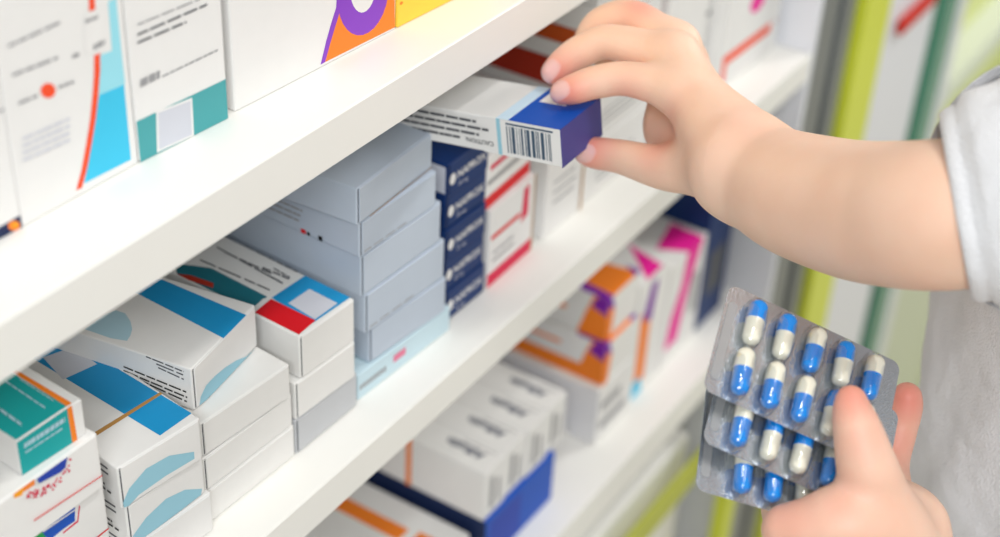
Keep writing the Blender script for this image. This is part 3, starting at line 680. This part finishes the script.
# skin tone masks: nails and flushed joints
nail = np.zeros(len(V), np.float32); flush = np.zeros(len(V), np.float32)
Vc = (V-OFF) @ R                                                # camera-frame copy, used only to place marks on the finger surfaces
def mark_nail(px, py, D, ax_px, L, Wd):
    c = camxyz(px, py, D); a = np.array([ax_px[0], -ax_px[1], 0.]); a /= np.linalg.norm(a); bvec = np.array([-a[1], a[0], 0.])
    d = Vc-c; u = d@a/L; v = d@bvec/Wd; rr_ = (np.abs(u)**2.6+np.abs(v)**2.6)**(1/2.6)
    m = np.clip((1.08-rr_)/.16, 0, 1)*(np.abs(d[:, 2]) < .012)
    np.maximum(nail, m, out=nail)
def mark_flush(px, py, D, r, k=1.):
    d = np.linalg.norm(Vc-camxyz(px, py, D), axis=1); np.maximum(flush, k*np.exp(-(d/r)**2), out=flush)
for a in [(563, 96, .745, .013), (553, 76, .765, .012), (588, 150, .765, .014), (690, 112, .725, .009, .8), (660, 150, .735, .012, .5), (630, 92, .74, .010, .45),
          (641, 6, .768, .010, .6), (851, 392, .611, .013, .8), (861, 440, .606, .012, .35), (906, 398, .692, .016), (893, 440, .695, .016, .7), (785, 515, .615, .020, .45), (840, 500, .605, .014, .4), (860, 520, .60, .03, .2), (748, 140, .69, .015, .25)]:
    mark_flush(*a)
mark_nail(556.5, 91, .748, (1, -.35), .0062, .0048)
mark_nail(548.5, 71, .766, (1, -1.1), .0062, .0045)
mark_nail(583, 152, .764, (1, .45), .0058, .0048)
for nm, arr in (('nail', nail), ('flush', flush)):
    at = me.attributes.new(nm, 'FLOAT', 'POINT'); at.data.foreach_set('value', arr)
SK = bpy.data.materials.new('skin'); SK.use_nodes = True; nt = SK.node_tree; b = nt.nodes['Principled BSDF']
def mixc(fac, A_, B_):
    m_ = nt.nodes.new('ShaderNodeMix'); m_.data_type = 'RGBA'; nt.links.new(fac, m_.inputs['Factor'])
    for k_, v_ in (('A', A_), ('B', B_)):
        if isinstance(v_, str): m_.inputs[k_].default_value = (*srgb(v_), 1)
        else: nt.links.new(v_, m_.inputs[k_])
    return m_.outputs['Result']
tc = nt.nodes.new('ShaderNodeTexCoord'); n1 = nt.nodes.new('ShaderNodeTexNoise'); n1.inputs['Scale'].default_value = 38; n1.inputs['Detail'].default_value = 4
n2 = nt.nodes.new('ShaderNodeTexNoise'); n2.inputs['Scale'].default_value = 420; n2.inputs['Detail'].default_value = 6
for n_ in (n1, n2): nt.links.new(tc.outputs['Object'], n_.inputs['Vector'])
a1 = nt.nodes.new('ShaderNodeAttribute'); a1.attribute_name = 'flush'; a2 = nt.nodes.new('ShaderNodeAttribute'); a2.attribute_name = 'nail'
base = mixc(n1.outputs['Fac'], 'EFC0A4', 'FAD6BF'); base = mixc(a1.outputs['Fac'], base, 'E98F7E'); base = mixc(a2.outputs['Fac'], base, 'EFBFB8')
nt.links.new(base, b.inputs['Base Color'])
rg = nt.nodes.new('ShaderNodeMapRange'); rg.inputs['To Min'].default_value = .50; rg.inputs['To Max'].default_value = .22; nt.links.new(a2.outputs['Fac'], rg.inputs['Value']); nt.links.new(rg.outputs[0], b.inputs['Roughness'])
b.inputs['Subsurface Weight'].default_value = .15; b.inputs['Subsurface Radius'].default_value = (1, .35, .2); b.inputs['Subsurface Scale'].default_value = .006
bp = nt.nodes.new('ShaderNodeBump'); bp.inputs['Strength'].default_value = .25; bp.inputs['Distance'].default_value = .0004
nt.links.new(n2.outputs['Fac'], bp.inputs['Height']); nt.links.new(bp.outputs['Normal'], b.inputs['Normal'])
me.materials.append(SK)
person = new_obj('person', me)
tag(person, 'person in a white coat taking a box off the shelf and holding blister packs', 'person')
# origin at the feet
base_pt = Vector((tc_[0], tc_[1], 0)); me.transform(Matrix.Translation(-base_pt)); person.location = base_pt
def child_mesh(name, mb): o = mb.build(name, person); o.location = -base_pt; return o

# ---- white coat
CL = bpy.data.materials.new('white_cotton'); CL.use_nodes = True; nt = CL.node_tree; b = nt.nodes['Principled BSDF']
b.inputs['Base Color'].default_value = (*srgb('EDEDF0'), 1); b.inputs['Roughness'].default_value = .85; b.inputs['Sheen Weight'].default_value = .15
tc = nt.nodes.new('ShaderNodeTexCoord'); n1 = nt.nodes.new('ShaderNodeTexNoise'); n1.inputs['Scale'].default_value = 900
n2 = nt.nodes.new('ShaderNodeTexNoise'); n2.inputs['Scale'].default_value = 14; n2.inputs['Detail'].default_value = 3
ad = nt.nodes.new('ShaderNodeMath'); ad.operation = 'MULTIPLY_ADD'; ad.inputs[1].default_value = 14
for n_ in (n1, n2): nt.links.new(tc.outputs['Object'], n_.inputs['Vector'])
nt.links.new(n2.outputs['Fac'], ad.inputs[0]); nt.links.new(n1.outputs['Fac'], ad.inputs[2])
bp = nt.nodes.new('ShaderNodeBump'); bp.inputs['Strength'].default_value = .7; bp.inputs['Distance'].default_value = .0016
nt.links.new(ad.outputs[0], bp.inputs['Height']); nt.links.new(bp.outputs['Normal'], b.inputs['Normal'])
def tube(mb, pts, rad, th=.0016, na=56, fold=.0, seed=0, close_end=False, squash=1.):
    """cloth tube with an inner wall; pts centre line, rad radii"""
    rnd = random.Random(seed); ph = [rnd.uniform(0, 6.28) for _ in range(8)]
    P = [np.array(p, float) for p in pts]
    rings = []
    up = np.array([0, 0, 1.])
    n = len(P)
    for i in range(n):
        t = P[min(i+1, n-1)]-P[max(i-1, 0)]; t /= np.linalg.norm(t)
        e1 = np.cross(t, up); e1 /= np.linalg.norm(e1); e2 = np.cross(e1, t)
        row = []
        for j in range(na):
            a = 2*math.pi*j/na
            f_ = 1+fold*(math.sin(3*a+ph[0]+i*.35)*.5+math.sin(5*a+ph[1]-i*.22)*.35+math.sin(i*.5+ph[2]+2*a)*.5+math.sin(i*.47+ph[3]-a)*.4)
            row.append(P[i]+(e1*math.cos(a)+e2*math.sin(a)*squash)*rad[i]*f_)
        rings.append((row, P[i]))
    vs = [p for row, c in rings for p in row]
    inn = [c+(p-c)*(1-th/np.linalg.norm(p-c)) for row, c in rings for p in row]
    m_ = n*na; fs = []
    for i in range(n-1):
        for j in range(na):
            k = (j+1) % na
            fs.append([i*na+j, (i+1)*na+j, (i+1)*na+k, i*na+k]); fs.append([m_+i*na+j, m_+i*na+k, m_+(i+1)*na+k, m_+(i+1)*na+j])
    for j in range(na):
        k = (j+1) % na; fs.append([j, k, m_+k, m_+j]); fs.append([(n-1)*na+j, m_+(n-1)*na+j, m_+(n-1)*na+k, (n-1)*na+k])
    mb.add(vs+inn, fs, CL, True)
def lerp(a, b, t): return np.array(a)*(1-t)+np.array(b)*t
coat = MB()
hem = cam2w(camxyz(955, 206, .604)); elb = cam2w(camxyz(1045, 190, .594)); sh = np.array(rs)+np.array([0, 0, .0])
pts, rad = [], []
for i in range(4): pts.append(lerp(hem, elb, i/14)); rad.append([.0372, .0382, .0384, .0384][i])
for i in range(4, 15): pts.append(lerp(hem, elb, i/14)); rad.append(.0384+.012*i/14)
e_end = pts[-1]
for i in range(1, 16): pts.append(lerp(e_end, sh, i/15)); rad.append(.0504+.002*i/15)
inn_ = np.array(T(0, .05, 1.33))
for i in range(1, 6): pts.append(lerp(sh, inn_, i/5)); rad.append(.0535)
tube(coat, pts, rad, fold=.034, seed=4)
pts, rad = [], []
wl = cam2w(camxyz(965, 705, .69))
for i in range(12): pts.append(lerp(wl, lel, i/12)); rad.append(.040+.010*i/12)
for i in range(0, 18): pts.append(lerp(lel, ls, i/17)); rad.append(.052+.006*i/17)
inl_ = np.array(T(0, -.05, 1.33))
for i in range(1, 6): pts.append(lerp(ls, inl_, i/5)); rad.append(.058)
tube(coat, pts, rad, fold=.03, seed=9)
# body of the coat: stacked oval rings with folds and hem
na = 96; rings = []; zs_ = [.52+i*.02 for i in range(46)]
for i, z in enumerate(zs_):
    t = (z-.52)/.90
    hwid = .214-.030*math.sin(math.pi*min(1, t*1.1))*.6 if z < 1.33 else .190-1.8*max(0, z-1.33)
    dep_ = .145-.02*t if z < 1.33 else .127-.55*(z-1.33)
    row = []
    for j in range(na):
        a = 2*math.pi*j/na
        fo = 1+(.020*math.sin(9*a+1.3*math.sin(z*7))+.016*math.sin(15*a+z*9)+.012*math.sin(22*a-z*25+math.sin(z*19)))*(1-.5*t)+.010*math.sin(z*34+3*a)+.007*math.sin(z*61+5*a)
        row.append((tc_[0]+dep_*math.cos(a)*fo, tc_[1]+max(.05, hwid)*math.sin(a)*fo, z))
    rings.append(row)
n = len(rings); vs = [p for r_ in rings for p in r_]; inn = [(tc_[0]+(p[0]-tc_[0])*.985, tc_[1]+(p[1]-tc_[1])*.985, p[2]) for p in vs]; m_ = n*na; fs = []
for i in range(n-1):
    for j in range(na):
        k = (j+1) % na; fs.append([i*na+j, i*na+k, (i+1)*na+k, (i+1)*na+j]); fs.append([m_+i*na+j, m_+(i+1)*na+j, m_+(i+1)*na+k, m_+i*na+k])
for j in range(na):
    k = (j+1) % na; fs.append([j, m_+j, m_+k, k]); fs.append([(n-1)*na+j, (n-1)*na+k, m_+(n-1)*na+k, m_+(n-1)*na+j])
coat.add(vs+inn, fs, CL, True)
child_mesh('coat', coat)
HAIR = mat('dark_brown_hair', '2E211B', .45, bump=.4, nscale=200)
hb = MB(); bm = bmesh.new(); bmesh.ops.create_uvsphere(bm, u_segments=32, v_segments=20, radius=1)
vs = []
for v in bm.verts:
    x, y, z = v.co; f_ = 1+.02*math.sin(14*math.atan2(y, x))
    vs.append((tc_[0]+.018+x*.104*f_, tc_[1]+y*.104*f_, 1.625+z*(.105 if z > 0 else .17)))
hb.add(vs, [[v.index for v in f.verts] for f in bm.faces], HAIR, True); bm.free()
child_mesh('hair', hb)

# ------------------------------------------------------------------ light
w = bpy.data.worlds.new('world'); sc.world = w; w.use_nodes = True
w.node_tree.nodes['Background'].inputs[0].default_value = (1, .985, .955, 1); w.node_tree.nodes['Background'].inputs[1].default_value = .41
def area(name, loc, tgt, sx, sy, power, col=(1, 1, 1)):
    l = bpy.data.lights.new(name, 'AREA'); l.shape = 'RECTANGLE'; l.size = sx; l.size_y = sy; l.energy = power; l.color = col
    o = bpy.data.objects.new(name, l); COL.objects.link(o); o.location = loc
    d_ = Vector(tgt)-Vector(loc); o.rotation_euler = d_.to_track_quat('-Z', 'Y').to_euler(); return o
area('ceiling_light', (.35, -.50, 3.2), (.55, .40, 1.3), .7, .12, 13, (1, .985, .95))
area('coat_fill_light', (-1.15, -.85, 2.7), (.65, .05, 1.2), 1.2, .5, 36, (.95, .98, 1))  # added fill without a fixture, aimed to brighten the coat front
area('far_bay_fill_light', (3.0, -.7, 2.5), (2.0, .44, 1.0), .9, .3, 42, (1, .99, .96))  # added fill that lifts the dark neighbouring bay
sc.view_settings.view_transform = 'Standard'; sc.view_settings.look = 'None'; sc.view_settings.gamma = 1; sc.view_settings.use_curve_mapping = False
sc.view_settings.exposure = -0.07
